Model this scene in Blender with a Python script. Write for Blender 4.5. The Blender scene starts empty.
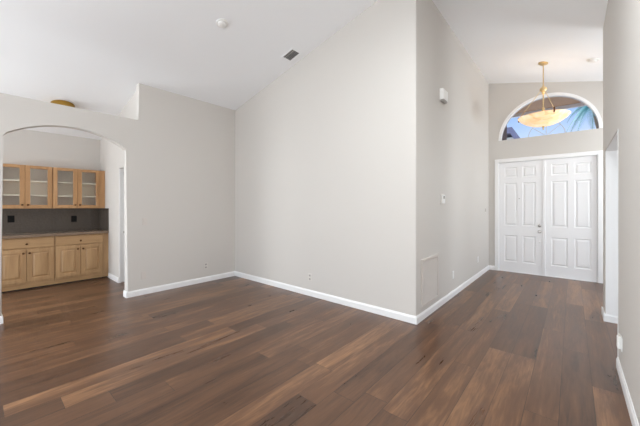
import bpy, bmesh, math, random
from mathutils import Vector, Matrix
sc = bpy.context.scene
COL = sc.collection
random.seed(4)
PI = math.pi

# ------------------------------------------------------------------ camera
cd = bpy.data.cameras.new('camera')
cd.sensor_fit = 'HORIZONTAL'
cd.sensor_width = 36.0
cd.lens = 294.3 * 36.0 / 640.0
cd.shift_y = -6.8 / 640.0
cd.clip_start = 0.02
cd.clip_end = 300
cam = bpy.data.objects.new('camera', cd)
cam.location = (0, 0, 1.38)
cam.rotation_euler = (PI / 2, 0, 0.7084)
COL.objects.link(cam)
sc.camera = cam

# ------------------------------------------------------------------ exposure
sc.view_settings.view_transform = 'Standard'
sc.view_settings.look = 'None'
sc.view_settings.gamma = 1.0
sc.view_settings.use_curve_mapping = False
sc.view_settings.exposure = -0.1
sc.cycles.use_denoising = True
sc.cycles.max_bounces = 14
sc.cycles.diffuse_bounces = 8
sc.cycles.transparent_max_bounces = 12
sc.cycles.sample_clamp_indirect = 6.0


def lin(r, g, b):
    f = lambda c: c / 12.92 if c <= 0.04045 else ((c + 0.055) / 1.055) ** 2.4
    return (f(r / 255), f(g / 255), f(b / 255), 1.0)


# ------------------------------------------------------------------ world: blue morning sky, paler at the horizon
w = bpy.data.worlds.new('sky')
sc.world = w
w.use_nodes = True
nt = w.node_tree
nt.nodes.clear()
N = nt.nodes.new
L = nt.links.new
out = N('ShaderNodeOutputWorld')
bg = N('ShaderNodeBackground')
bg.inputs['Strength'].default_value = 1.15
tc = N('ShaderNodeTexCoord')
sep = N('ShaderNodeSeparateXYZ')
ramp = N('ShaderNodeValToRGB')
e = ramp.color_ramp.elements
e[0].position = 0.0
e[0].color = lin(225, 236, 250)
e[1].position = 1.0
e[1].color = lin(70, 130, 225)
for p_, c_ in ((0.18, (205, 226, 253)), (0.30, (128, 182, 247)), (0.42, (98, 158, 243))):
    q_ = e.new(p_)
    q_.color = lin(*c_)
noise = N('ShaderNodeTexNoise')
noise.inputs['Scale'].default_value = 5.0
noise.inputs['Detail'].default_value = 6.0
cmap = N('ShaderNodeMapRange')
cmap.inputs['From Min'].default_value = 0.56
cmap.inputs['From Max'].default_value = 0.80
mixc = N('ShaderNodeMix')
mixc.data_type = 'RGBA'
mixc.inputs['B'].default_value = lin(240, 246, 255)
L(tc.outputs['Generated'], sep.inputs[0])
L(sep.outputs['Z'], ramp.inputs[0])
L(tc.outputs['Generated'], noise.inputs['Vector'])
L(noise.outputs['Fac'], cmap.inputs['Value'])
L(cmap.outputs['Result'], mixc.inputs['Factor'])
L(ramp.outputs['Color'], mixc.inputs['A'])
L(mixc.outputs['Result'], bg.inputs['Color'])
L(bg.outputs[0], out.inputs['Surface'])


# ------------------------------------------------------------------ daylight from unseen windows, plus added fill lamps
def area(name, loc, direction, sx, sy, power, col=(1, 1, 1)):
    ld = bpy.data.lights.new(name, 'AREA')
    ld.shape = 'RECTANGLE'
    ld.size = sx
    ld.size_y = sy
    ld.energy = power
    ld.color = col
    o = bpy.data.objects.new(name, ld)
    o.location = loc
    o.rotation_euler = Vector(direction).to_track_quat('-Z', 'Z').to_euler()
    COL.objects.link(o)
    return o


DAY = (0.935, 0.98, 1.0)
area('daylight_patio_bounce', (-2.6, -4.2, 0.7), (0, 1, 1.5), 4.4, 1.2, 160, DAY)
area('daylight_west', (-7.3, -2.2, 1.6), (1, 0.28, 0.12), 3.0, 2.2, 205, DAY)
area('daylight_west_corner', (-6.9, -3.9, 1.5), (1, 0.75, 0.05), 1.6, 2.0, 66, DAY)
area('daylight_hall', (-0.7, -4.2, 1.5), (0.0, 1, 0.1), 1.3, 2.2, 50, DAY)
area('daylight_side_room', (2.5, 3.9, 1.5), (-1, 0.35, 0.0), 1.6, 1.6, 28, DAY)
area('daylight_foyer', (2.5, 6.4, 1.9), (-1, 0.15, 0.45), 1.4, 1.4, 70, DAY)
area('fill_passage', (-5.7, 3.42, 1.5), (0, -1, 0.0), 0.8, 1.6, 11, DAY)  # unseen fill added to brighten the passage door; the end wall is solid
area('fill_above_room', (-2.2, -0.9, 3.7), (0.0, 0.0, -1), 1.4, 1.4, 20, DAY)  # added overhead fill, out of view, to even out the room light
area('fill_above_hall', (-0.5, 1.5, 3.7), (0.0, 0.0, -1), 0.6, 0.6, 62, DAY)  # unseen fill lamp added to lift the right wall and near floor
area('fill_above_foyer', (1.5, 6.3, 3.1), (-0.3, 0.0, -1), 0.9, 0.9, 8, DAY)  # fill lamp just below the unbroken ceiling, out of view
sd = bpy.data.lights.new('sun', 'SUN')
sd.energy = 8.0
sd.angle = math.radians(0.6)
sun = bpy.data.objects.new('sun', sd)
sun.rotation_euler = Vector((0.8, -0.25, -0.8)).to_track_quat('-Z', 'Y').to_euler()
sun.location = (-20, 20, 20)
COL.objects.link(sun)


# ------------------------------------------------------------------ materials
def mat(name, rgb, rough=0.6, metal=0.0, spec=0.5, bump=0.0, bscale=60.0, vary=0.0, vscale=4.0, emit=None, estr=0.0):
    m = bpy.data.materials.new(name)
    m.use_nodes = True
    t = m.node_tree
    b = t.nodes['Principled BSDF']
    b.inputs['Base Color'].default_value = lin(*rgb)
    b.inputs['Roughness'].default_value = rough
    b.inputs['Metallic'].default_value = metal
    b.inputs['Specular IOR Level'].default_value = spec
    if emit:
        b.inputs['Emission Color'].default_value = lin(*emit)
        b.inputs['Emission Strength'].default_value = estr
    c = t.nodes.new('ShaderNodeTexCoord')
    if bump:
        n = t.nodes.new('ShaderNodeTexNoise')
        n.inputs['Scale'].default_value = bscale
        n.inputs['Detail'].default_value = 3
        t.links.new(c.outputs['Object'], n.inputs['Vector'])
        bp = t.nodes.new('ShaderNodeBump')
        bp.inputs['Strength'].default_value = bump
        bp.inputs['Distance'].default_value = 0.004
        t.links.new(n.outputs['Fac'], bp.inputs['Height'])
        t.links.new(bp.outputs['Normal'], b.inputs['Normal'])
    if vary:
        n = t.nodes.new('ShaderNodeTexNoise')
        n.inputs['Scale'].default_value = vscale
        n.inputs['Detail'].default_value = 5
        t.links.new(c.outputs['Object'], n.inputs['Vector'])
        hs = t.nodes.new('ShaderNodeHueSaturation')
        hs.inputs['Color'].default_value = lin(*rgb)
        mr = t.nodes.new('ShaderNodeMapRange')
        mr.inputs['To Min'].default_value = 1 - vary
        mr.inputs['To Max'].default_value = 1 + vary
        t.links.new(n.outputs['Fac'], mr.inputs['Value'])
        t.links.new(mr.outputs['Result'], hs.inputs['Value'])
        t.links.new(hs.outputs['Color'], b.inputs['Base Color'])
    return m


def wood_mat(name, rgb_a, rgb_b, stretch, rough=0.4):
    m = bpy.data.materials.new(name)
    m.use_nodes = True
    t = m.node_tree
    b = t.nodes['Principled BSDF']
    b.inputs['Roughness'].default_value = rough
    c = t.nodes.new('ShaderNodeTexCoord')
    mp = t.nodes.new('ShaderNodeMapping')
    mp.inputs['Scale'].default_value = stretch
    n = t.nodes.new('ShaderNodeTexNoise')
    n.inputs['Scale'].default_value = 3
    n.inputs['Detail'].default_value = 6
    n.inputs['Distortion'].default_value = 0.6
    r = t.nodes.new('ShaderNodeValToRGB')
    r.color_ramp.elements[0].position = 0.3
    r.color_ramp.elements[0].color = lin(*rgb_a)
    r.color_ramp.elements[1].position = 0.7
    r.color_ramp.elements[1].color = lin(*rgb_b)
    t.links.new(c.outputs['Object'], mp.inputs['Vector'])
    t.links.new(mp.outputs[0], n.inputs['Vector'])
    t.links.new(n.outputs['Fac'], r.inputs[0])
    t.links.new(r.outputs[0], b.inputs['Base Color'])
    return m


def floor_mat():
    m = bpy.data.materials.new('dark_plank_floor')
    m.use_nodes = True
    t = m.node_tree
    b = t.nodes['Principled BSDF']
    nn = t.nodes.new
    lk = t.links.new

    def math_(op, a, b_=None, c_=None):
        n = nn('ShaderNodeMath')
        n.operation = op
        for i, v in enumerate((a, b_, c_)):
            if v is None:
                continue
            if isinstance(v, (int, float)):
                n.inputs[i].default_value = v
            else:
                lk(v, n.inputs[i])
        return n.outputs[0]
    c = nn('ShaderNodeTexCoord')
    s = nn('ShaderNodeSeparateXYZ')
    lk(c.outputs['Object'], s.inputs[0])
    X, Y = s.outputs['X'], s.outputs['Y']
    u = math_('DIVIDE', math_('ADD', X, 20.379), 0.183)
    row = math_('FLOOR', u)
    wn = nn('ShaderNodeTexWhiteNoise')
    wn.noise_dimensions = '1D'
    lk(row, wn.inputs['W'])
    v = math_('ADD', math_('DIVIDE', math_('ADD', Y, 20.0), 1.75), math_('MULTIPLY', wn.outputs['Value'], 7.0))
    colm = math_('FLOOR', v)
    cb = nn('ShaderNodeCombineXYZ')
    lk(row, cb.inputs[0])
    lk(colm, cb.inputs[1])
    pn = nn('ShaderNodeTexWhiteNoise')
    pn.noise_dimensions = '2D'
    lk(cb.outputs[0], pn.inputs['Vector'])
    # grain: stretched along the plank, shifted per plank
    gc = nn('ShaderNodeCombineXYZ')
    lk(math_('MULTIPLY', X, 10.0), gc.inputs[0])
    lk(math_('MULTIPLY', Y, 1.1), gc.inputs[1])
    lk(math_('MULTIPLY', pn.outputs['Value'], 37.0), gc.inputs[2])
    g = nn('ShaderNodeTexNoise')
    g.inputs['Scale'].default_value = 1.0
    g.inputs['Detail'].default_value = 7
    g.inputs['Roughness'].default_value = 0.62
    g.inputs['Distortion'].default_value = 0.5
    lk(gc.outputs[0], g.inputs['Vector'])
    fc = nn('ShaderNodeCombineXYZ')
    lk(math_('MULTIPLY', X, 46.0), fc.inputs[0])
    lk(math_('MULTIPLY', Y, 3.2), fc.inputs[1])
    lk(math_('MULTIPLY', pn.outputs['Value'], 53.0), fc.inputs[2])
    fg = nn('ShaderNodeTexNoise')
    fg.inputs['Scale'].default_value = 1.0
    fg.inputs['Detail'].default_value = 4
    fg.inputs['Distortion'].default_value = 1.2
    lk(fc.outputs[0], fg.inputs['Vector'])
    tone = math_('ADD', math_('MULTIPLY', pn.outputs['Value'], 0.22),
                 math_('ADD', math_('MULTIPLY', g.outputs['Fac'], 0.62), math_('MULTIPLY', fg.outputs['Fac'], 0.24)))
    r = nn('ShaderNodeValToRGB')
    els = r.color_ramp.elements
    els[0].position = 0.29
    els[0].color = lin(54, 38, 29)
    els[1].position = 0.84
    els[1].color = lin(168, 126, 90)
    k = els.new(0.58)
    k.color = lin(103, 73, 53)
    lk(tone, r.inputs[0])
    # seams
    fu = math_('FRACT', u)
    fv = math_('FRACT', v)
    su = math_('LESS_THAN', math_('MINIMUM', fu, math_('SUBTRACT', 1.0, fu)), 0.010)
    sv = math_('LESS_THAN', math_('MINIMUM', fv, math_('SUBTRACT', 1.0, fv)), 0.0011)
    seam = math_('MAXIMUM', su, sv)
    mx = nn('ShaderNodeMix')
    mx.data_type = 'RGBA'
    lk(math_('MULTIPLY', seam, 0.7), mx.inputs['Factor'])
    lk(r.outputs[0], mx.inputs['A'])
    mx.inputs['B'].default_value = lin(32, 22, 17)
    lk(mx.outputs['Result'], b.inputs['Base Color'])
    rr = nn('ShaderNodeMapRange')
    rr.inputs['To Min'].default_value = 0.22
    rr.inputs['To Max'].default_value = 0.38
    lk(g.outputs['Fac'], rr.inputs['Value'])
    lk(rr.outputs['Result'], b.inputs['Roughness'])
    b.inputs['Specular IOR Level'].default_value = 0.5
    bp = nn('ShaderNodeBump')
    bp.inputs['Strength'].default_value = 0.25
    bp.inputs['Distance'].default_value = 0.002
    lk(math_('SUBTRACT', g.outputs['Fac'], math_('MULTIPLY', seam, 1.0)), bp.inputs['Height'])
    lk(bp.outputs[0], b.inputs['Normal'])
    return m


def glass_mat(name, tint, mixfac, rough):
    m = bpy.data.materials.new(name)
    m.use_nodes = True
    t = m.node_tree
    t.nodes.clear()
    o = t.nodes.new('ShaderNodeOutputMaterial')
    mx = t.nodes.new('ShaderNodeMixShader')
    tr = t.nodes.new('ShaderNodeBsdfTransparent')
    gl = t.nodes.new('ShaderNodeBsdfGlossy')
    tr.inputs['Color'].default_value = tint
    gl.inputs['Roughness'].default_value = rough
    mx.inputs[0].default_value = mixfac
    t.links.new(tr.outputs[0], mx.inputs[1])
    t.links.new(gl.outputs[0], mx.inputs[2])
    t.links.new(mx.outputs[0], o.inputs[0])
    return m


M = {
    'wall': mat('greige_wall_paint', (208, 204, 199), 0.75, spec=0.25, bump=0.06, bscale=90),
    'ceil': mat('white_ceiling_paint', (246, 248, 251), 0.85, spec=0.2, bump=0.25, bscale=120),
    'trim': mat('white_trim_paint', (240, 240, 240), 0.4),
    'door': mat('white_door_paint', (238, 238, 239), 0.4),
    'floor': floor_mat(),
    'maple': wood_mat('honey_maple', (168, 132, 92), (194, 158, 116), (4, 4, 0.5), 0.38),
    'maple_up': wood_mat('amber_maple', (172, 128, 84), (198, 154, 108), (4, 4, 0.5), 0.38),
    'maple_h': wood_mat('maple_cross_grain', (168, 132, 92), (194, 158, 116), (4, 0.5, 4), 0.38),
    'toe': mat('painted_toe_shadow', (40, 30, 24), 0.7),  # dark colour stands in for the shadow line under the toe board
    'granite': mat('dark_granite_tile', (84, 75, 67), 0.16, vary=0.35, vscale=45),
    'granite_top': mat('granite_worktop', (134, 114, 96), 0.2, vary=0.3, vscale=60),
    'inside': mat('cabinet_lining', (238, 230, 214), 0.6),
    'shelf': mat('pale_shelf_edge', (246, 240, 224), 0.5),
    'glass': glass_mat('cabinet_glass', (0.96, 0.96, 0.95, 1), 0.06, 0.15),
    'pane': glass_mat('window_glass', (0.97, 0.98, 1.0, 1), 0.02, 0.02),
    'brass': mat('brushed_brass', (226, 200, 152), 0.3, metal=1.0),
    'oldbrass': mat('aged_brass', (168, 132, 58), 0.4, metal=0.75),
    'bronze': mat('bronze_knob', (98, 66, 42), 0.35, metal=0.8),
    'nickel': mat('satin_nickel', (176, 172, 168), 0.3, metal=1.0),
    'black': mat('black_plastic', (12, 11, 11), 0.6, spec=0.2),
    'white': mat('white_plastic', (236, 236, 234), 0.4),
    'offwhite': mat('almond_plastic', (214, 209, 203), 0.45),
    'slot': mat('socket_grey', (168, 163, 158), 0.6),
    'grey': mat('grey_vent_blade', (178, 179, 180), 0.5),
    'ventdark': mat('vent_duct', (128, 128, 129), 0.9),
    'grille': mat('painted_grille', (208, 201, 195), 0.6),
    'soffit': mat('brown_soffit', (192, 158, 126), 0.8, vary=0.08, vscale=8),
    'brick': mat('brown_porch_wall', (104, 88, 78), 0.85, vary=0.1, vscale=12),
    'fascia': mat('white_fascia', (240, 242, 246), 0.6),
    'muntin': mat('grey_muntin', (205, 212, 222), 0.5),
    'trunk': mat('palm_trunk', (120, 104, 86), 0.9, vary=0.2, vscale=10),
    'frond': mat('palm_frond', (86, 150, 146), 0.55, vary=0.3, vscale=9),
    'stucco': mat('pale_stucco', (214, 216, 206), 0.9),
    'rooftile': mat('grey_roof', (150, 146, 164), 0.9, vary=0.12, vscale=6),
    'ground': mat('pale_bounce_ground', (205, 200, 192), 0.95, vary=0.2, vscale=2),  # unseen ground, made pale to bounce light up at the porch eave
    'lamp': mat('lit_lens', (250, 246, 238), 0.4, emit=(255, 244, 225), estr=1.0),
}


def alabaster():
    m = bpy.data.materials.new('lit_alabaster')
    m.use_nodes = True
    t = m.node_tree
    b = t.nodes['Principled BSDF']
    c = t.nodes.new('ShaderNodeTexCoord')
    n = t.nodes.new('ShaderNodeTexNoise')
    n.inputs['Scale'].default_value = 7
    n.inputs['Detail'].default_value = 5
    n.inputs['Distortion'].default_value = 1.4
    r = t.nodes.new('ShaderNodeValToRGB')
    r.color_ramp.elements[0].position = 0.35
    r.color_ramp.elements[0].color = lin(240, 192, 144)
    r.color_ramp.elements[1].position = 0.62
    r.color_ramp.elements[1].color = lin(255, 230, 188)
    t.links.new(c.outputs['Object'], n.inputs['Vector'])
    t.links.new(n.outputs['Fac'], r.inputs[0])
    t.links.new(r.outputs[0], b.inputs['Base Color'])
    t.links.new(r.outputs[0], b.inputs['Emission Color'])
    b.inputs['Emission Strength'].default_value = 0.62
    b.inputs['Roughness'].default_value = 0.35
    return m


M['bowl'] = alabaster()


# ------------------------------------------------------------------ mesh helpers
class MB:
    def __init__(s):
        s.bm = bmesh.new()

    def box(s, x0, x1, y0, y1, z0, z1, bevel=0.0, seg=2):
        vs = [s.bm.verts.new((x, y, z)) for x in (x0, x1) for y in (y0, y1) for z in (z0, z1)]
        fs = [(0, 1, 3, 2), (4, 6, 7, 5), (0, 4, 5, 1), (2, 3, 7, 6), (0, 2, 6, 4), (1, 5, 7, 3)]
        faces = [s.bm.faces.new([vs[i] for i in f]) for f in fs]
        if bevel:
            ed = {e_ for f in faces for e_ in f.edges}
            bmesh.ops.bevel(s.bm, geom=list(ed), offset=bevel, segments=seg, profile=0.5, affect='EDGES')
        return s

    def prism(s, pts, axis, a0, a1):
        """outline pts in the other two axes, extruded along axis from a0 to a1"""
        def P(p, a):
            if axis == 'x':
                return (a, p[0], p[1])
            if axis == 'y':
                return (p[0], a, p[1])
            return (p[0], p[1], a)
        A = [s.bm.verts.new(P(p, a0)) for p in pts]
        B = [s.bm.verts.new(P(p, a1)) for p in pts]
        n = len(pts)
        s.bm.faces.new(A)
        s.bm.faces.new(B[::-1])
        for i in range(n):
            j = (i + 1) % n
            s.bm.faces.new((A[i], B[i], B[j], A[j]))
        return s

    def tube(s, pts, r, n=8, cap=True):
        pts = [Vector(p) for p in pts]
        rs = r if isinstance(r, (list, tuple)) else [r] * len(pts)
        rings = []
        for i, p in enumerate(pts):
            d = (pts[min(i + 1, len(pts) - 1)] - pts[max(i - 1, 0)]).normalized()
            up = Vector((0, 0, 1)) if abs(d.z) < 0.95 else Vector((1, 0, 0))
            a = d.cross(up).normalized()
            b = d.cross(a).normalized()
            rings.append([s.bm.verts.new(p + (a * math.cos(2 * PI * k / n) + b * math.sin(2 * PI * k / n)) * rs[i]) for k in range(n)])
        for i in range(len(rings) - 1):
            for k in range(n):
                s.bm.faces.new((rings[i][k], rings[i][(k + 1) % n], rings[i + 1][(k + 1) % n], rings[i + 1][k]))
        if cap:
            s.bm.faces.new(rings[0][::-1])
            s.bm.faces.new(rings[-1])
        return s

    def lathe(s, prof, origin, axis=(0, 0, 1), n=32):
        """prof: list of (radius, height along axis)"""
        o = Vector(origin)
        q = Vector((0, 0, 1)).rotation_difference(Vector(axis))
        rings = []
        for (r, z) in prof:
            if r < 1e-5:
                rings.append([s.bm.verts.new(o + q @ Vector((0, 0, z)))])
            else:
                rings.append([s.bm.verts.new(o + q @ Vector((r * math.cos(2 * PI * k / n), r * math.sin(2 * PI * k / n), z))) for k in range(n)])
        for A, B in zip(rings, rings[1:]):
            for k in range(n):
                k2 = (k + 1) % n
                if len(A) == 1 and len(B) == 1:
                    continue
                if len(A) == 1:
                    s.bm.faces.new((A[0], B[k2], B[k]))
                elif len(B) == 1:
                    s.bm.faces.new((A[k], A[k2], B[0]))
                else:
                    s.bm.faces.new((A[k], A[k2], B[k2], B[k]))
        return s

    def bevel_where(s, test, width, seg=4):
        ed = [e_ for e_ in s.bm.edges if test(e_.verts[0].co, e_.verts[1].co)]
        if ed:
            bmesh.ops.bevel(s.bm, geom=ed, offset=width, segments=seg, profile=0.5, affect='EDGES')
        return s

    def build(s, name, material, parent=None, smooth=False, xform=None):
        bmesh.ops.recalc_face_normals(s.bm, faces=s.bm.faces)
        me = bpy.data.meshes.new(name)
        if xform is not None:
            s.bm.transform(xform)
        elif parent is not None:
            o_ = Vector(parent.location)
            pp = parent.parent
            while pp:
                o_ = o_ + Vector(pp.location)
                pp = pp.parent
            s.bm.transform(Matrix.Translation(-o_))
        s.bm.to_mesh(me)
        s.bm.free()
        me.materials.append(M[material] if isinstance(material, str) else material)
        if smooth:
            for p in me.polygons:
                p.use_smooth = True
            try:
                me.set_sharp_from_angle(angle=math.radians(40))
            except Exception:
                pass
        o = bpy.data.objects.new(name, me)
        COL.objects.link(o)
        if parent is not None:
            o.parent = parent
        return o


def thing(name, label, cat, loc, group=None):
    o = bpy.data.objects.new(name, None)
    o.empty_display_size = 0.1
    o.location = loc
    COL.objects.link(o)
    o['label'] = label
    o['category'] = cat
    if group:
        o['group'] = group
    return o


def struct(mb, name, material, parent=None, smooth=False, label=None, cat=None):
    o = mb.build(name, material, parent, smooth)
    if parent is None:
        o['kind'] = 'structure'
        if label:
            o['label'] = label
        if cat:
            o['category'] = cat
    return o


def arc(cx, cz, r, a0, a1, n):
    return [(cx + r * math.cos(a0 + (a1 - a0) * i / n), cz + r * math.sin(a0 + (a1 - a0) * i / n)) for i in range(n + 1)]


# ------------------------------------------------------------------ the room's planes (metres, camera height 1.38)
WX, LY, HX, DY, RX = -5.088, 3.347, -1.386, 7.285, 0.300
RIDGE = -1.541


def ceil_z(x):
    return 4.455 + 0.23 * x if x < RIDGE else 3.72 - 0.247 * x


BACK = -4.3
# floor
struct(MB().box(-7.6, 2.8, BACK - 0.1, 7.42, -0.12, 0.0), 'floor', 'floor',
       label='dark brown wood plank floor running down the hall', cat='floor')
# ceiling: two slopes meeting at a ridge over the corner wall
c = MB()
c.prism([(-7.7, ceil_z(-7.7)), (RIDGE, ceil_z(RIDGE)), (RIDGE, ceil_z(RIDGE) + 0.14), (-7.7, ceil_z(-7.7) + 0.14)], 'y', BACK - 0.15, 7.45)
c.prism([(RIDGE, ceil_z(RIDGE)), (2.8, ceil_z(2.8)), (2.8, ceil_z(2.8) + 0.14), (RIDGE, ceil_z(RIDGE) + 0.14)], 'y', BACK - 0.15, 7.45)
struct(c, 'ceiling', 'ceil', label='white vaulted ceiling with two slopes', cat='ceiling')

# wall_west: half wall with the arched opening, full height beyond y = 1.63
AY0, AY1, ASP = 0.192, 1.474, 2.23
half = (AY1 - AY0) / 2
rise = 0.212
AR = (half * half + rise * rise) / (2 * rise)
acz = ASP + rise - AR
aa = math.asin(half / AR)
arch_pts = arc((AY0 + AY1) / 2, acz, AR, PI / 2 + aa, PI / 2 - aa, 28)
zc = ceil_z(WX) + 0.03
pts = [(-0.30, 0), (AY0, 0)] + arch_pts + [(AY1, 0), (3.5, 0), (3.5, zc), (1.63, zc), (1.63, 2.71), (-0.30, 2.71)]
wm = MB().prism(pts, 'x', WX - 0.12, WX)


def arch_edge(a, b):
    if abs(a.x - b.x) > 1e-4:
        return False
    if a.z > 3.0 and b.z > 3.0:
        return False
    inside = lambda v: AY0 - 1e-3 <= v.y <= AY1 + 1e-3 and v.z < 2.6
    return inside(a) and inside(b) and not (a.z < 1e-3 and b.z < 1e-3)


wm.bevel_where(arch_edge, 0.014, 3)
wm.bevel_where(lambda a, b: abs(a.x - b.x) < 1e-4 and abs(a.y - 1.63) < 1e-3 and abs(b.y - 1.63) < 1e-3, 0.012, 3)
struct(wm, 'wall_west', 'wall', smooth=True, label='greige wall with an arched opening, cut low beside its full-height end', cat='wall')

# wall_north: the big wall facing the room
struct(MB().prism([(WX, 0), (HX - 0.15, 0), (HX - 0.15, ceil_z(HX - 0.16) + 0.04), (WX, ceil_z(WX) + 0.04)], 'y', LY, LY + 0.15),
       'wall_north', 'wall', label='tall bright greige wall under the rising ceiling slope', cat='wall')
# wall_hall_left
hm = MB().prism([(HX - 0.15, 0), (HX, 0), (HX, ceil_z(HX) + 0.04), (HX - 0.15, ceil_z(HX - 0.15) + 0.04)], 'y', LY, 7.42)
hm.bevel_where(lambda a, b: abs(a.y - LY) < 1e-3 and abs(b.y - LY) < 1e-3 and abs(a.x - HX) < 1e-3 and abs(b.x - HX) < 1e-3, 0.016, 4)
struct(hm, 'wall_hall_left', 'wall', smooth=True, label='left wall of the hall from the bullnose corner to the front doors', cat='wall')

# wall_foyer_end: door opening below, half-round window above
DX0, DX1, DZ = -1.205, 0.358, 2.315
FCX, FCZ, FR = -0.39, 2.78, 0.808
FI = FR - 0.045
f = MB()
f.prism([(HX, 0), (DX0, 0), (DX0, DZ), (DX1, DZ), (DX1, 0), (2.7, 0), (2.7, FCZ), (HX, FCZ)], 'y', DY, DY + 0.135)
f.prism([(HX, FCZ), (FCX - FI, FCZ)] + arc(FCX, FCZ, FI, PI, 0, 40)[1:-1] + [(FCX + FI, FCZ), (2.7, FCZ), (2.7, ceil_z(2.7) + 0.04), (HX, ceil_z(HX) + 0.04)], 'y', DY, DY + 0.135)
struct(f, 'wall_foyer_end', 'wall', label='end wall of the hall holding the double doors and half-round window', cat='wall')

# wall_hall_right with the cased opening
RO0, RO1, ROZ = 3.585, 4.91, 2.045
zr = ceil_z(RX) + 0.03
rm = MB().prism([(BACK, 0), (RO0, 0), (RO0, ROZ), (RO1, ROZ), (RO1, 0), (5.22, 0), (5.22, zr), (BACK, zr)], 'x', RX, RX + 0.12)
rm.bevel_where(lambda a, b: abs(a.x - RX) < 1e-3 and abs(b.x - RX) < 1e-3 and abs(a.y - b.y) < 1e-3 and (abs(a.y - RO0) < 1e-3 or abs(a.y - 5.22) < 1e-3), 0.014, 3)
struct(rm, 'wall_hall_right', 'wall', smooth=True, label='right wall of the hall, close to the viewer, with a side opening', cat='wall')

# the nook behind the arch
struct(MB().box(-7.53, -7.41, BACK, 1.70, 0, ceil_z(-7.41) + 0.05), 'wall_nook_back', 'wall', label='back wall of the kitchen nook behind the cabinets', cat='wall')
struct(MB().prism([(-7.41, 0), (-6.2, 0), (-6.2, 2.06), (WX - 0.12, 2.06), (WX - 0.12, ceil_z(WX - 0.12) + 0.04), (-7.41, ceil_z(-7.41) + 0.04)], 'y', 1.668, 1.70),
       'wall_nook_right', 'wall', label='bright side wall of the kitchen nook rising to the ceiling', cat='wall')
struct(MB().box(-6.32, -6.2, 1.695, 3.5, 0, ceil_z(-6.2) + 0.03), 'wall_passage', 'wall')
struct(MB().box(-6.32, WX, 3.5, 3.6, 0, ceil_z(WX) + 0.02), 'wall_passage_end', 'wall')
# walls behind and beside the camera, with the window openings
sm = MB()
for (x0, x1, z0, z1) in ((-7.53, -7.25, 0, 2.9), (-5.35, -4.55, 0, 4.2), (0.15, 0.43, 0, 4.2), (-7.25, -5.35, 0, 0.6), (-7.25, -5.35, 2.75, 3.3),
                         (-4.55, 0.15, 2.65, 2.78), (-4.55, 0.15, 3.42, 4.2)):
    sm.box(x0, x1, BACK - 0.12, BACK, z0, z1)
struct(sm, 'wall_south', 'wall')
em = MB()
for (y0, y1, z0, z1) in ((1.9, 3.05, 0, 3.1), (4.75, 5.65, 0, 3.1), (7.15, 7.285, 0, 3.1), (3.05, 4.75, 0, 0.65), (3.05, 4.75, 2.35, 3.1), (5.65, 7.15, 0, 0.85), (5.65, 7.15, 2.55, 3.1)):
    em.box(2.6, 2.72, y0, y1, z0, z1)
struct(em, 'wall_east', 'wall')
struct(MB().box(0.43, 2.72, 1.8, 1.9, 0, 3.6), 'wall_side_room', 'wall')


# ------------------------------------------------------------------ baseboards and casings
BH = 0.092


def base_profile(t):
    """outline (distance out of the wall, height) of a 9 cm baseboard"""
    return [(0, 0), (t, 0), (t, BH - 0.022), (t * 0.55, BH - 0.008), (t * 0.4, BH), (0, BH)]


def base_x(mb, x, sgn, y0, y1):           # along y on a wall at x, facing sgn
    mb.prism([(x + sgn * a, b) for a, b in base_profile(0.013)], 'y', y0, y1)


def base_y(mb, y, sgn, x0, x1):
    mb.prism([(y + sgn * a, b) for a, b in base_profile(0.013)], 'x', x0, x1)


b = MB()
base_x(b, WX, 1, -0.30, AY0)
base_y(b, AY0, 1, WX - 0.12, WX + 0.013)
struct(b, 'baseboard_west_near', 'trim')
b = MB()
base_x(b, WX, 1, AY1, LY)
base_y(b, AY1, -1, WX - 0.133, WX + 0.013)
struct(b, 'baseboard_west', 'trim', label='white baseboard along the wall right of the arch', cat='baseboard')
b = MB()
base_y(b, LY, -1, WX + 0.013, HX)
struct(b, 'baseboard_north', 'trim', label='white baseboard along the tall bright wall', cat='baseboard')
b = MB()
base_x(b, HX, 1, LY - 0.013, DY)
struct(b, 'baseboard_hall_left', 'trim', label='white baseboard along the left hall wall', cat='baseboard')
b = MB()
base_y(b, DY, -1, HX + 0.013, DX0 - 0.062)
base_y(b, DY, -1, DX1 + 0.062, 2.6)
struct(b, 'baseboard_foyer_end', 'trim')
b = MB()
base_x(b, RX, -1, BACK, RO0 - 0.012)
struct(b, 'baseboard_hall_right', 'trim', label='white baseboard on the right wall nearest the viewer', cat='baseboard')
b = MB()
base_x(b, RX, -1, RO1, 5.22)
base_y(b, RO1, -1, RX - 0.013, RX + 0.12)
base_y(b, 5.22, 1, RX - 0.013, RX + 0.12)
struct(b, 'baseboard_hall_stub', 'trim', label='short white baseboard wrapped round the wall stub past the side opening', cat='baseboard')
b = MB()
base_y(b, 1.668, -1, -6.80, -6.187)
base_x(b, -6.2, 1, 1.668, 1.6715)
struct(b, 'baseboard_nook', 'trim', label='white baseboard at the foot of the nook side wall', cat='baseboard')
# white lining of the side opening
t = MB()
t.box(RX + 0.006, RX + 0.114, RO1 - 0.008, RO1 + 0.001, BH, ROZ)
t.box(RX - 0.003, RX + 0.123, RO0 - 0.010, RO0 + 0.008, 0, ROZ, 0.002)
t.box(RX + 0.006, RX + 0.114, RO0 + 0.0081, RO1 - 0.008, ROZ - 0.008, ROZ + 0.001)
struct(t, 'trim_1', 'trim', label='white jamb lining of the side opening right of the front doors', cat='trim')
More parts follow.
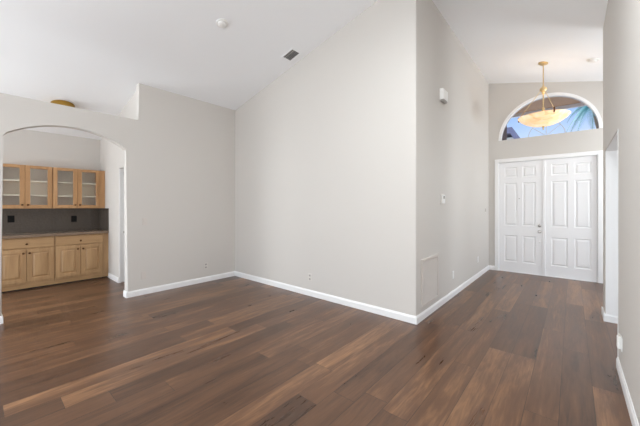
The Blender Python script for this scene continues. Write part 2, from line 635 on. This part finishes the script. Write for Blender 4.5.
# casing round the double doors
t = MB()
for (x0, x1, z0, z1) in ((DX0 - 0.062, DX0 + 0.004, 0, DZ + 0.066), (DX1 - 0.004, DX1 + 0.062, 0, DZ + 0.066), (DX0 + 0.004, DX1 - 0.004, DZ - 0.004, DZ + 0.066)):
    t.box(x0, x1, DY - 0.018, DY + 0.004, z0, z1, 0.005)
t.box(DX0 - 0.004, DX0 + 0.012, DY, DY + 0.12, 0, DZ)
t.box(DX1 - 0.012, DX1 + 0.004, DY, DY + 0.12, 0, DZ)
t.box(DX0, DX1, DY, DY + 0.12, DZ - 0.012, DZ + 0.004)
t.box(DX0 + 0.012, DX1 - 0.012, DY + 0.016, DY + 0.12, -0.001, 0.014)
struct(t, 'trim_2', 'trim', label='white casing framing the double front doors', cat='trim')
# casing of the passage door
t = MB()
t.box(-6.205, -6.183, 1.672, 1.70, 0, 2.06, 0.004)
t.box(-6.205, -6.183, 2.42, 2.48, 0, 2.06, 0.004)
t.box(-6.205, -6.183, 1.70, 2.42, 2.0, 2.06, 0.004)
struct(t, 'trim_3', 'trim', label='white casing of the door beyond the nook', cat='trim')


# ------------------------------------------------------------------ front doors
def panel(mb, x0, x1, z0, z1, y):
    """raised panel on a face at y looking to -y: a groove frame then a raised field"""
    d = 0.012
    a = [(x0, z0), (x1, z0), (x1, z1), (x0, z1)]

    def ring(i, yy):
        return [mb.bm.verts.new((px + (i if px == x0 else -i), yy, pz + (i if pz == z0 else -i))) for px, pz in a]
    R = [ring(0, y), ring(0.010, y + d), ring(0.022, y + d), ring(0.045, y + 0.002)]
    for A, B in zip(R, R[1:]):
        for k in range(4):
            mb.bm.faces.new((A[k], A[(k + 1) % 4], B[(k + 1) % 4], B[k]))
    mb.bm.faces.new(R[-1])


def door_slab(mb, x0, x1, z0, z1, y0, y1, panels):
    """slab whose front face (y0) is split into a grid with panel openings"""
    xs = sorted({x0, x1} | {p[0] for p in panels} | {p[1] for p in panels})
    zs = sorted({z0, z1} | {p[2] for p in panels} | {p[3] for p in panels})
    V = {}
    for x in xs:
        for z in zs:
            V[x, z] = mb.bm.verts.new((x, y0, z))
    for i in range(len(xs) - 1):
        for j in range(len(zs) - 1):
            q = (xs[i], xs[i + 1], zs[j], zs[j + 1])
            if any(abs(q[0] - p[0]) < 1e-6 and abs(q[1] - p[1]) < 1e-6 and abs(q[2] - p[2]) < 1e-6 and abs(q[3] - p[3]) < 1e-6 for p in panels):
                continue
            mb.bm.faces.new((V[q[0], q[2]], V[q[1], q[2]], V[q[1], q[3]], V[q[0], q[3]]))
    for p in panels:
        panel(mb, p[0], p[1], p[2], p[3], y0)
    # back and sides, slightly behind the face
    bk = [mb.bm.verts.new((x, y1, z)) for x, z in ((x0, z0), (x1, z0), (x1, z1), (x0, z1))]
    fr = [mb.bm.verts.new((x, y0, z)) for x, z in ((x0, z0), (x1, z0), (x1, z1), (x0, z1))]
    mb.bm.faces.new(bk)
    for k in range(4):
        mb.bm.faces.new((fr[k], fr[(k + 1) % 4], bk[(k + 1) % 4], bk[k]))


DF = DY + 0.03                      # front face of the leaves
MID = -0.4225
rows = ((0.215, 0.768), (0.972, 1.868), (1.985, 2.195))


def leaf(x0, x1, cols):
    mb = MB()
    door_slab(mb, x0, x1, 0.015, DZ - 0.014, DF, DF + 0.045, [(a, b_, c_, d_) for a, b_ in cols for c_, d_ in rows])
    return mb


dl = thing('door_1', 'left leaf of the white six-panel double front doors, with the lock and peephole', 'door', (DX0 + 0.015, DF, 0.015))
dl['kind'] = 'structure'
leaf(DX0 + 0.015, MID - 0.002, ((-1.092, -0.865), (-0.775, -0.552))).build('leaf', 'door', dl)
kn = MB()
kx = -0.494
kn.lathe([(0, -0.062), (0.018, -0.060), (0.027, -0.048), (0.025, -0.036), (0.012, -0.026), (0.012, -0.008), (0.030, -0.006), (0.032, 0)], (kx, DF, 0.872), axis=(0, 1, 0), n=24)
k1 = kn.build('door_knob', 'nickel', dl, True)
kn = MB()
kn.lathe([(0, -0.022), (0.016, -0.020), (0.028, -0.010), (0.030, 0)], (kx, DF, 0.99), axis=(0, 1, 0), n=24)
kn.box(kx - 0.004, kx + 0.004, DF - 0.036, DF - 0.018, 0.978, 1.002, 0.002)
k1 = kn.build('deadbolt', 'nickel', dl, True)
kn = MB()
kn.lathe([(0, -0.014), (0.012, -0.012), (0.016, 0)], (kx, DF, 0.665), axis=(0, 1, 0), n=20)
kn.build('foot_bolt', 'white', dl, True)
kn = MB()
kn.lathe([(0, -0.006), (0.006, -0.006), (0.010, 0)], (-0.832, DF, 1.54), axis=(0, 1, 0), n=16)
kn.build('peephole', 'nickel', dl, True)
dr = thing('door_2', 'right leaf of the white six-panel double front doors, without any knob', 'door', (MID + 0.002, DF, 0.015))
dr['kind'] = 'structure'
leaf(MID + 0.002, DX1 - 0.015, ((-0.307, -0.062), (0.035, 0.268))).build('leaf', 'door', dr)
MB().box(MID - 0.022, MID + 0.024, DF - 0.014, DF - 0.0005, 0.016, DZ - 0.016, 0.004).build('astragal', 'door', dr)

# passage door past the nook (in the wall at x = -6.2)
dp = thing('door_3', 'plain white door with a small knob seen past the nook through the arch', 'door', (-6.19, 1.70, 0.01))
dp['kind'] = 'structure'
MB().box(-6.199, -6.188, 1.702, 2.418, 0.01, 1.998).build('leaf', 'door', dp)
kn = MB()
kn.lathe([(0, 0.055), (0.018, 0.052), (0.025, 0.04), (0.022, 0.028), (0.010, 0.02), (0.010, 0.006), (0.028, 0.005), (0.03, 0)], (-6.188, 1.765, 0.91), axis=(1, 0, 0), n=20)
kn.build('door_knob', 'nickel', dp, True)

# ------------------------------------------------------------------ half-round window
wn_ = thing('window_1', 'half-round fanlight window above the double front doors', 'window', (FCX, DY, FCZ))
wn_['kind'] = 'structure'
t = MB()
o_ = arc(FCX, FCZ, FR, PI, 0, 48)
i_ = arc(FCX, FCZ, FI - 0.004, PI, 0, 48)
for k in range(48):
    t.prism([o_[k], o_[k + 1], i_[k + 1], i_[k]], 'y', DY - 0.016, DY + 0.06)
bmesh.ops.remove_doubles(t.bm, verts=t.bm.verts, dist=1e-5)
t.build('window_frame', 'trim', wn_)
t = MB()
t.prism(arc(FCX, FCZ, FI, PI, 0, 48), 'y', DY + 0.075, DY + 0.081)
t.build('window_pane', 'pane', wn_)
t = MB()
ri = 0.29
pa = [(FCX + ri * math.cos(a_), DY + 0.068, FCZ + ri * math.sin(a_)) for a_ in [PI * k / 24 for k in range(25)]]
t.tube(pa, 0.007, 6)
for a_ in (40, 90, 140):
    a_ = math.radians(a_)
    t.tube([(FCX + 0.03 * math.cos(a_), DY + 0.068, FCZ + 0.03 * math.sin(a_)), (FCX + ri * math.cos(a_), DY + 0.068, FCZ + ri * math.sin(a_))], 0.007, 6)
t.build('muntin', 'muntin', wn_)

# ------------------------------------------------------------------ outside: entry recess, porch eave, palm, neighbour
t = MB()
t.box(-3.2, 2.6, DY + 0.14, 8.5, 3.62, 3.68)
struct(t, 'trim_4', 'soffit', label='brown porch soffit seen through the half-round window', cat='soffit')
t = MB()
t.box(-3.2, 2.6, 8.5, 8.56, 3.545, 3.80)
struct(t, 'trim_5', 'fascia', label='white fascia edge of the porch roof outside the window', cat='fascia')
t = MB()
t.box(-1.45, -1.2, DY + 0.14, 8.35, 0, 3.62)
struct(t, 'wall_porch_left', 'brick', label='brown porch side wall at the left end of the half-round window', cat='wall')
t = MB()
t.box(0.49, 0.75, DY + 0.14, 9.3, 0, 3.545)
struct(t, 'wall_porch_right', 'brick', label='brown porch side wall at the right end of the half-round window', cat='wall')
g_ = MB().box(-60, 60, 7.45, 110, -0.25, -0.15)
struct(g_, 'ground', 'ground')

hs = thing('house', 'neighbouring pale house with grey roof seen at the left of the half-round window', 'house', (-3.0, 22.0, -0.15))
t = MB()
hx0, hx1 = -6.6, -2.72
t.box(hx0, hx1, 22.0, 28.0, -0.15, 5.75)
t.build('house_wall', 'stucco', hs)
t = MB()
t.prism([(hx0 - 0.4, 5.55), (hx0 + 0.9, 6.3), (hx1 - 0.12, 6.3), (hx1 + 0.28, 5.45), (hx1 + 0.02, 5.45), (hx1 - 0.22, 5.95), (hx0 + 1.0, 5.95), (hx0 - 0.2, 5.4)], 'y', 21.6, 28.4)
t.build('roof', 'rooftile', hs)

pm = thing('palm_tree', 'green palm tree outside, at the right of the half-round window', 'palm tree', (1.25, 15.0, -0.15))
t = MB()
cr = Vector((0.62, 15.0, 5.15))
t.tube([(1.25, 15, -0.15), (1.15, 15, 1.6), (0.9, 15, 3.6), (cr.x, cr.y, cr.z)], [0.17, 0.13, 0.11, 0.09], 10)
t.build('trunk', 'trunk', pm, True)
for k in range(15):
    az = 2 * PI * k / 15 + random.uniform(-0.12, 0.12)
    el = random.uniform(-0.1, 0.9)
    ln = random.uniform(0.85, 1.15)
    t = MB()
    prev = None
    spine = []
    for j in range(13):
        u_ = j / 12
        hz = ln * (u_ * math.cos(el) * (1 - 0.12 * u_))
        z_ = ln * (u_ * math.sin(el) - (0.75 + 0.35 * math.cos(el)) * u_ * u_)
        spine.append(cr + Vector((math.cos(az) * hz, math.sin(az) * hz, z_)))
    t.tube(spine, [0.016 * (1 - 0.8 * j / 12) for j in range(13)], 5)
    for j in range(1, 13):
        for s_ in (-1, 1):
            d = (spine[j] - spine[j - 1]).normalized()
            side = d.cross(Vector((0, 0, 1))).normalized() * s_
            l_ = 0.27 * math.sin(PI * min(0.95, 0.12 + j / 13)) + 0.06
            for sub in (0.0, 0.33, 0.67):
                p0 = spine[j - 1].lerp(spine[j], sub)
                tip = p0 + (side * 0.75 + d * 0.65 + Vector((0, 0, -0.45))).normalized() * l_
                wv_ = d * 0.009
                a = t.bm.verts.new(p0 - wv_)
                b_ = t.bm.verts.new(p0 + wv_)
                mq = p0.lerp(tip, 0.5) + Vector((0, 0, 0.02))
                c_ = t.bm.verts.new(mq + wv_ * 0.9)
                d_ = t.bm.verts.new(mq - wv_ * 0.9)
                e_ = t.bm.verts.new(tip)
                t.bm.faces.new((a, b_, c_, d_))
                t.bm.faces.new((d_, c_, e_))
    t.build('frond', 'frond', pm)

# ------------------------------------------------------------------ kitchen nook
BF = -6.83          # face of base cabinets
CB = -7.41


def raised_panel_x(mb, xf, y0, y1, z0, z1, fr=0.058, th=0.02):
    """cabinet door facing +x with its face at xf"""
    mb.box(xf - th, xf - 0.013, y0, y1, z0, z1)
    for (a, b_, c_, d_) in ((y0, y0 + fr, z0, z1), (y1 - fr, y1, z0, z1), (y0 + fr, y1 - fr, z0, z0 + fr), (y0 + fr, y1 - fr, z1 - fr, z1)):
        mb.box(xf - 0.013, xf, a, b_, c_, d_, 0.002, 1)
    i = 0.014
    A = [(y0 + fr + i, z0 + fr + i), (y1 - fr - i, z0 + fr + i), (y1 - fr - i, z1 - fr - i), (y0 + fr + i, z1 - fr - i)]
    s_ = 0.022
    B = [(y0 + fr + i + s_, z0 + fr + i + s_), (y1 - fr - i - s_, z0 + fr + i + s_), (y1 - fr - i - s_, z1 - fr - i - s_), (y0 + fr + i + s_, z1 - fr - i - s_)]
    va = [mb.bm.verts.new((xf - 0.013, *p)) for p in A]
    vb = [mb.bm.verts.new((xf - 0.001, *p)) for p in B]
    for k in range(4):
        mb.bm.faces.new((va[k], va[(k + 1) % 4], vb[(k + 1) % 4], vb[k]))
    mb.bm.faces.new(vb)


def knob(parent, x, y, z, material, r=0.016):
    mb = MB()
    mb.lathe([(0, 0.030), (r * 0.7, 0.029), (r, 0.023), (r * 0.85, 0.016), (0.006, 0.012), (0.006, 0.002), (0.010, 0)], (x, y, z), axis=(1, 0, 0), n=16)
    return mb.build('knob', material, parent, True)


def base_cabinet(y0, y1, label, filler=None):
    mid = (y0 + y1) / 2
    root = thing('base_cabinet', label, 'cabinet', (BF, mid, 0), 'maple base cabinets in the nook')
    t = MB()
    t.box(CB + 0.002, BF - 0.02, y0, y1, 0.10, 0.862)
    # face frame
    for (a, b_, c_, d_) in ((y0, y0 + 0.018, 0.10, 0.862), (y1 - 0.018, y1, 0.10, 0.862), (y0 + 0.018, y1 - 0.018, 0.10, 0.138), (y0 + 0.018, y1 - 0.018, 0.838, 0.862), (y0 + 0.018, y1 - 0.018, 0.655, 0.69)):
        t.box(BF - 0.0199, BF - 0.012, a, b_, c_, d_)
    t.build('carcass', 'maple', root)
    MB().box(BF - 0.045, BF - 0.03, y0, y1, 0.022, 0.0995).build('toe_board', 'maple_h', root)
    MB().box(CB + 0.02, BF - 0.046, y0, y1, 0.0, 0.0995).build('plinth', 'toe', root)
    dw = MB()
    dw.box(BF - 0.0119, BF + 0.006, y0 + 0.008, y1 - 0.008, 0.690, 0.845, 0.005)
    d_ = dw.build('drawer', 'maple_h', root)
    knob(d_, BF + 0.006, mid, 0.756, 'bronze')
    for (a, b_, ky) in ((y0 + 0.009, mid - 0.003, mid - 0.040), (mid + 0.003, y1 - 0.009, mid + 0.034)):
        t = MB()
        raised_panel_x(t, BF + 0.006, a, b_, 0.130, 0.672, th=0.0178)
        d_ = t.build('cabinet_door', 'maple', root)
        knob(d_, BF + 0.006, ky, 0.605, 'bronze')
    if filler:
        MB().box(BF - 0.02, BF - 0.011, y1 + 0.0005, filler, 0.10, 0.862).build('filler_strip', 'maple', root)
        MB().box(BF - 0.045, BF - 0.03, y1 + 0.0005, filler, 0.022, 0.0995).build('toe_board', 'maple_h', root)
    return root


YA, YB, YC, YE = 0.188, 0.888, 1.588, 1.667
base_cabinet(YA, YB - 0.001, 'left maple base cabinet with drawer and two doors, cut off by the arch jamb')
base_cabinet(YB + 0.001, YC, 'right maple base cabinet with drawer and two doors, next to the nook side wall', YE)

t = MB()
t.box(CB + 0.001, BF + 0.03, 0.104, YE, 0.8625, 0.903, 0.006)
wt = t.build('worktop', 'granite_top')
wt['label'] = 'brown stone worktop on the maple base cabinets'
wt['category'] = 'worktop'
t = MB()
t.box(CB + 0.001, CB + 0.012, 0.104, YE - 0.012, 0.904, 1.338)
t.box(CB + 0.001, BF + 0.01, YE - 0.011, YE, 0.904, 1.338)
bs = t.build('backsplash', 'granite')
bs['label'] = 'dark polished granite backsplash between worktop and glass cabinets'
bs['category'] = 'backsplash'

UF = -7.09


def wall_cabinet(y0, y1, label, filler=None):
    mid = (y0 + y1) / 2
    z0, z1 = 1.34, 2.082
    root = thing('wall_cabinet', label, 'cabinet', (UF, mid, z0), 'glass-front wall cabinets in the nook')
    t = MB()
    xb = UF - 0.02
    t.box(CB + 0.001, CB + 0.008, y0, y1, z0, z1)
    t.box(CB + 0.008, xb, y0, y0 + 0.016, z0, z1)
    t.box(CB + 0.008, xb, y1 - 0.016, y1, z0, z1)
    t.box(CB + 0.008, xb, y0 + 0.016, y1 - 0.016, z0, z0 + 0.018)
    t.box(CB + 0.008, xb, y0 + 0.016, y1 - 0.016, z1 - 0.018, z1)
    t.box(xb, UF - 0.001, mid - 0.018, mid + 0.018, z0, z1)
    t.build('carcass', 'maple_up', root)
    MB().box(CB + 0.0081, CB + 0.012, y0 + 0.017, y1 - 0.017, z0 + 0.0185, z1 - 0.0185).build('back_lining', 'inside', root)
    for zs_ in (1.568, 1.818):
        MB().box(CB + 0.0125, xb - 0.012, y0 + 0.017, y1 - 0.017, zs_ - 0.012, zs_ + 0.012).build('shelf', 'shelf', root)
    fr = 0.062
    for (a, b_, ky) in ((y0 + 0.004, mid - 0.002, mid - 0.036), (mid + 0.002, y1 - 0.004, mid + 0.034)):
        t = MB()
        for (p, q, r_, s_) in ((a, a + fr, z0 + 0.002, z1 - 0.002), (b_ - fr, b_, z0 + 0.002, z1 - 0.002), (a + fr, b_ - fr, z0 + 0.002, z0 + fr), (a + fr, b_ - fr, z1 - fr + 0.008, z1 - 0.002)):
            t.box(UF, UF + 0.02, p, q, r_, s_, 0.003, 1)
        d_ = t.build('cabinet_door', 'maple_up', root)
        MB().box(UF + 0.006, UF + 0.010, a + fr - 0.004, b_ - fr + 0.004, z0 + fr - 0.004, z1 - fr + 0.010).build('glass_pane', 'glass', d_)
        knob(d_, UF + 0.02, ky, 1.404, 'bronze')
    if filler:
        MB().box(UF - 0.02, UF + 0.012, y1 + 0.0005, filler, z0, z1).build('filler_strip', 'maple_up', root)
    return root


wall_cabinet(YA, YB - 0.001, 'left glass-door maple wall cabinet, cut off by the arch jamb')
wall_cabinet(YB + 0.001, YC, 'right glass-door maple wall cabinet, next to the nook side wall', YE)


# ------------------------------------------------------------------ fittings on walls
def outlet(name, loc, face, label, cat, group=None, pm_='offwhite', sm_='slot', kind='outlet', w_=0.07, h_=0.115):
    """face: +x, -x or -y normal of the wall"""
    root = thing(name, label, cat, loc, group)
    nx, ny = face
    ang = math.atan2(ny, nx) + PI / 2          # local -y is outward
    X = Matrix.Rotation(ang, 4, 'Z')
    t = MB().box(-w_ / 2, w_ / 2, -0.006, 0.0, -h_ / 2, h_ / 2, 0.0025)
    t.build('cover_plate', pm_, root, xform=X)
    if kind == 'outlet':
        for dz in (-0.027, 0.027):
            t = MB().box(-0.017, 0.017, -0.009, -0.0055, dz - 0.014, dz + 0.014, 0.002)
            s_ = t.build('socket', sm_, root, xform=X)
    elif kind == 'switch':
        n = max(1, int(round(w_ / 0.06)))
        for k in range(n):
            cx = (k - (n - 1) / 2) * 0.046
            t = MB().box(cx - 0.016, cx + 0.016, -0.011, -0.0055, -0.033, 0.033, 0.002)
            t.build('rocker', sm_, root, xform=X)
    return root


outlet('wall_outlet', (-3.07, LY, 0.285), (0, -1), 'electrical outlet low on the tall bright wall', 'outlet', pm_='offwhite', sm_='slot')
outlet('wall_outlet', (WX, 2.727, 0.29), (1, 0), 'grey electrical outlet low on the wall left of the room corner', 'outlet', pm_='offwhite', sm_='slot')
outlet('blank_plate', (WX, 1.70, 0.30), (1, 0), 'blank cover plate low on the wall just right of the arch', 'cover plate', kind='blank', pm_='grille')
outlet('light_switch', (WX, 1.715, 1.14), (1, 0), 'wall switch at hand height right of the arch', 'switch', kind='switch', pm_='grille', sm_='grille')
outlet('wall_outlet', (HX, 4.75, 0.33), (1, 0), 'outlet low on the hall wall just past the return grille', 'outlet', pm_='white', sm_='white')
outlet('wall_outlet', (HX, 6.31, 0.35), (1, 0), 'outlet low on the hall wall nearest the front doors', 'outlet', pm_='white', sm_='white')
outlet('wall_outlet', (CB + 0.012, 0.39, 1.158), (1, 0), 'left black outlet on the dark backsplash', 'outlet', pm_='black', sm_='black', w_=0.085, h_=0.12)
outlet('wall_outlet', (CB + 0.012, 1.24, 1.134), (1, 0), 'right black outlet on the dark backsplash', 'outlet', pm_='black', sm_='black', w_=0.085, h_=0.12)
outlet('light_switch', (HX, 6.95, 1.30), (1, 0), 'switch plate on the hall wall beside the front doors', 'switch', kind='switch', pm_='offwhite', sm_='slot')

# thermostat
th = thing('thermostat', 'small white thermostat on the hall wall above the return grille', 'thermostat', (HX, 4.25, 1.48))
MB().box(HX, HX + 0.010, 4.185, 4.315, 1.405, 1.555, 0.003).build('back_plate', 'offwhite', th)
MB().box(HX + 0.010, HX + 0.028, 4.20, 4.30, 1.42, 1.54, 0.005).build('body', 'white', th)
MB().box(HX + 0.0275, HX + 0.0295, 4.22, 4.28, 1.485, 1.525).build('screen', 'slot', th)

# door chime high on the hall wall
ch = thing('door_chime', 'white door chime box high on the hall wall', 'door chime', (HX, 4.24, 2.95))
t = MB()
t.prism([(HX + 0.008, 2.85), (HX + 0.056, 2.85), (HX + 0.056, 2.985), (HX + 0.046, 2.997), (HX + 0.008, 2.997)], 'y', 4.14, 4.325)
t.build('cover', 'white', ch)
MB().box(HX, HX + 0.0079, 4.135, 4.33, 2.84, 3.0).build('back_plate', 'offwhite', ch)
t = MB().prism([(HX + 0.010, 2.8495), (HX + 0.054, 2.8495), (HX + 0.044, 2.825), (HX + 0.010, 2.825)], 'y', 4.155, 4.31)
t.build('speaker_slot', 'slot', ch)

# return air grille
rg = thing('return_air_grille', 'tall painted return air grille low on the hall wall by the corner', 'vent grille', (HX, 3.78, 0.44))
gy0, gy1, gz0, gz1 = 3.49, 4.07, 0.15, 0.735
t = MB()
for (a, b_, c_, d_) in ((gy0, gy0 + 0.035, gz0, gz1), (gy1 - 0.035, gy1, gz0, gz1), (gy0 + 0.035, gy1 - 0.035, gz0, gz0 + 0.035), (gy0 + 0.035, gy1 - 0.035, gz1 - 0.035, gz1)):
    t.box(HX, HX + 0.018, a, b_, c_, d_, 0.004, 1)
t.build('grille_frame', 'grille', rg)
MB().box(HX + 0.0002, HX + 0.002, gy0 + 0.03, gy1 - 0.03, gz0 + 0.03, gz1 - 0.03).build('filter_backing', 'ventdark', rg)
MB().box(HX + 0.002, HX + 0.006, gy0 + 0.041, gy1 - 0.041, gz0 + 0.041, gz1 - 0.041).build('louvre_panel', 'grille', rg)
t = MB()
z_ = gz0 + 0.042
while z_ < gz1 - 0.042:
    t.prism([(HX + 0.006, z_ + 0.006), (HX + 0.013, z_ - 0.002), (HX + 0.013, z_ - 0.0005), (HX + 0.006, z_ + 0.0075)], 'y', gy0 + 0.043, gy1 - 0.043)
    z_ += 0.0125
sl = t.build('louvre_slats', 'grille', rg)

# plug-in night light at the edge of the right wall
nl = thing('night_light', 'small white plug-in night light low on the right wall edge', 'night light', (RX, 3.335, 0.295))
MB().box(RX - 0.006, RX, 3.30, 3.37, 0.232, 0.348, 0.002).build('cover_plate', 'white', nl)
MB().box(RX - 0.028, RX - 0.0062, 3.305, 3.365, 0.25, 0.345, 0.006).build('body', 'white', nl)
MB().box(RX - 0.020, RX - 0.0064, 3.315, 3.355, 0.3452, 0.362, 0.003).build('lens', 'offwhite', nl)


# ------------------------------------------------------------------ fittings on the ceiling
def slope_frame(x, y):
    """matrix at the ceiling point: local z points down into the room, local x up the slope"""
    k = 0.23 if x < RIDGE else -0.247
    ux = Vector((1, 0, k)).normalized()
    uz = Vector((k, 0, -1)).normalized()
    uy = uz.cross(ux)
    m = Matrix.Identity(4)
    for i, v in enumerate((ux, uy, uz)):
        for j in range(3):
            m[j][i] = v[j]
    m.translation = (0, 0, 0)
    return Vector((x, y, ceil_z(x))), m


p, R_ = slope_frame(-3.345, 2.01)
s_ = thing('smoke_detector', 'round white smoke detector on the left ceiling slope', 'smoke detector', p)
MB().lathe([(0, 0.014), (0.068, 0.014), (0.072, 0.010), (0.072, 0.0)], (0, 0, 0), n=32).build('base', 'white', s_, True, xform=R_)
MB().lathe([(0, 0.040), (0.030, 0.040), (0.044, 0.035), (0.052, 0.024), (0.054, 0.0142)], (0, 0, 0), n=32).build('cover', 'white', s_, True, xform=R_)

p, R_ = slope_frame(-3.272, 3.142)
v_ = thing('ceiling_vent', 'square grey-bladed air vent in the ceiling near the tall wall', 'vent', p)
hw, hh = 0.125, 0.098
t = MB()
for (a, b_, c_, d_) in ((-hw, -hw + 0.022, -hh, hh), (hw - 0.022, hw, -hh, hh), (-hw + 0.022, hw - 0.022, -hh, -hh + 0.022), (-hw + 0.022, hw - 0.022, hh - 0.022, hh)):
    t.box(a, b_, c_, d_, 0.0, 0.010, 0.003, 1)
t.build('vent_frame', 'ceil', v_, xform=R_)
MB().box(-hw + 0.02, hw - 0.02, -hh + 0.02, hh - 0.02, 0.0002, 0.0015).build('duct_backing', 'ventdark', v_, xform=R_)
for k in range(6):
    yc = -hh + 0.035 + k * 0.0255
    t = MB().prism([(yc - 0.010, 0.002), (yc - 0.0085, 0.002), (yc + 0.010, 0.011), (yc + 0.0085, 0.011)], 'x', -hw + 0.0225, hw - 0.0225)
    t.build('blade', 'white' if k == 4 else 'grey', v_, xform=R_)

p, R_ = slope_frame(0.243, 6.24)
d_ = thing('smoke_detector', 'low round white detector on the foyer ceiling right of the pendant', 'smoke detector', p)
MB().lathe([(0, 0.012), (0.075, 0.012), (0.079, 0.008), (0.079, 0.0)], (0, 0, 0), n=32).build('base', 'white', d_, True, xform=R_)
MB().lathe([(0, 0.034), (0.045, 0.034), (0.056, 0.026), (0.060, 0.0122)], (0, 0, 0), n=32).build('cover', 'white', d_, True, xform=R_)

# brass flush ceiling light behind the half wall
p, R_ = slope_frame(-6.235, 0.906)
gl = thing('ceiling_light', 'round aged brass ceiling light peeking over the low wall beside the arch top', 'ceiling light', p)
MB().lathe([(0.13, 0.0), (0.150, 0.006), (0.155, 0.045), (0.148, 0.085), (0.13, 0.10)], (0, 0, 0), n=40).build('pan', 'oldbrass', gl, True, xform=R_)
MB().lathe([(0.129, 0.095), (0.11, 0.12), (0.07, 0.14), (0.02, 0.147), (0, 0.147)], (0, 0, 0), n=40).build('glass_bowl', 'offwhite', gl, True, xform=R_)
MB().lathe([(0.014, 0.1472), (0.018, 0.157), (0.008, 0.172), (0, 0.177)], (0, 0, 0), n=16).build('finial', 'oldbrass', gl, True, xform=R_)

# ------------------------------------------------------------------ pendant lamp
px, py = -0.372, 6.263
pz = ceil_z(px)
pd = thing('pendant_lamp', 'brass pendant lamp with a glowing alabaster bowl hanging before the half-round window', 'pendant lamp', (px, py, pz))
p, R_ = slope_frame(px, py)
MB().lathe([(0.070, 0.0), (0.072, 0.012), (0.060, 0.024), (0.025, 0.030), (0.014, 0.045), (0, 0.045)], (0, 0, 0), n=32).build('canopy', 'brass', pd, True, xform=R_)
hub = 3.36
t = MB()
t.tube([(px, py, pz - 0.03), (px, py, hub + 0.03)], 0.008, 10)
t.build('rod', 'brass', pd, True)
t = MB()
t.lathe([(0.010, 0.075), (0.018, 0.06), (0.014, 0.05), (0.040, 0.035), (0.052, 0.015), (0.050, -0.01), (0.030, -0.035), (0.018, -0.05), (0.024, -0.065), (0.012, -0.08), (0, -0.085)], (px, py, hub), n=28)
t.build('hub', 'brass', pd, True)
rimz, RB = 2.885, 0.355
t = MB()
prof = [(0, -0.145), (0.07, -0.142), (0.16, -0.122), (0.25, -0.082), (0.32, -0.03), (RB, 0.012), (RB + 0.006, 0.02), (RB - 0.008, 0.022), (0.312, -0.018), (0.245, -0.068), (0.155, -0.108), (0.07, -0.128), (0, -0.131)]
t.lathe(prof, (px, py, rimz), n=56)
t.build('bowl_shade', 'bowl', pd, True)
vd = math.atan2(-py, -px)          # towards the viewer's side
for da in (23, -97, 143):
    a_ = vd + math.radians(da)
    ex, ey = px + (RB - 0.004) * math.cos(a_), py + (RB - 0.004) * math.sin(a_)
    t = MB()
    t.tube([(px + 0.036 * math.cos(a_), py + 0.036 * math.sin(a_), hub - 0.005), (px + 0.07 * math.cos(a_), py + 0.07 * math.sin(a_), hub - 0.06), (ex, ey, rimz + 0.045)], 0.0045, 8)
    ar = t.build('arm', 'brass', pd, True)
    t = MB()
    t.lathe([(0, 0.05), (0.010, 0.045), (0.016, 0.03), (0.010, 0.02), (0.014, 0.0), (0.010, -0.03), (0, -0.04)], (ex, ey, rimz + 0.02), n=12)
    t.build('clip', 'bronze', ar, True)
t = MB()
t.lathe([(0.010, 0.0), (0.010, -0.22), (0.022, -0.24), (0.022, -0.30), (0.012, -0.46), (0.010, -0.60)], (px, py, hub - 0.08 + 0.0), n=16)
t.build('stem', 'brass', pd, True)
t = MB()
t.lathe([(0.012, -0.1455), (0.020, -0.152), (0.012, -0.168), (0, -0.175)], (px, py, rimz), n=16)
t.build('finial', 'brass', pd, True)
lp = bpy.data.lights.new('pendant_bulb', 'POINT')
lp.energy = 3
lp.color = (1.0, 0.86, 0.70)
lp.shadow_soft_size = 0.10
lo = bpy.data.objects.new('pendant_bulb', lp)
lo.location = (px + 0.0, py - 0.06, rimz + 0.06)
COL.objects.link(lo)
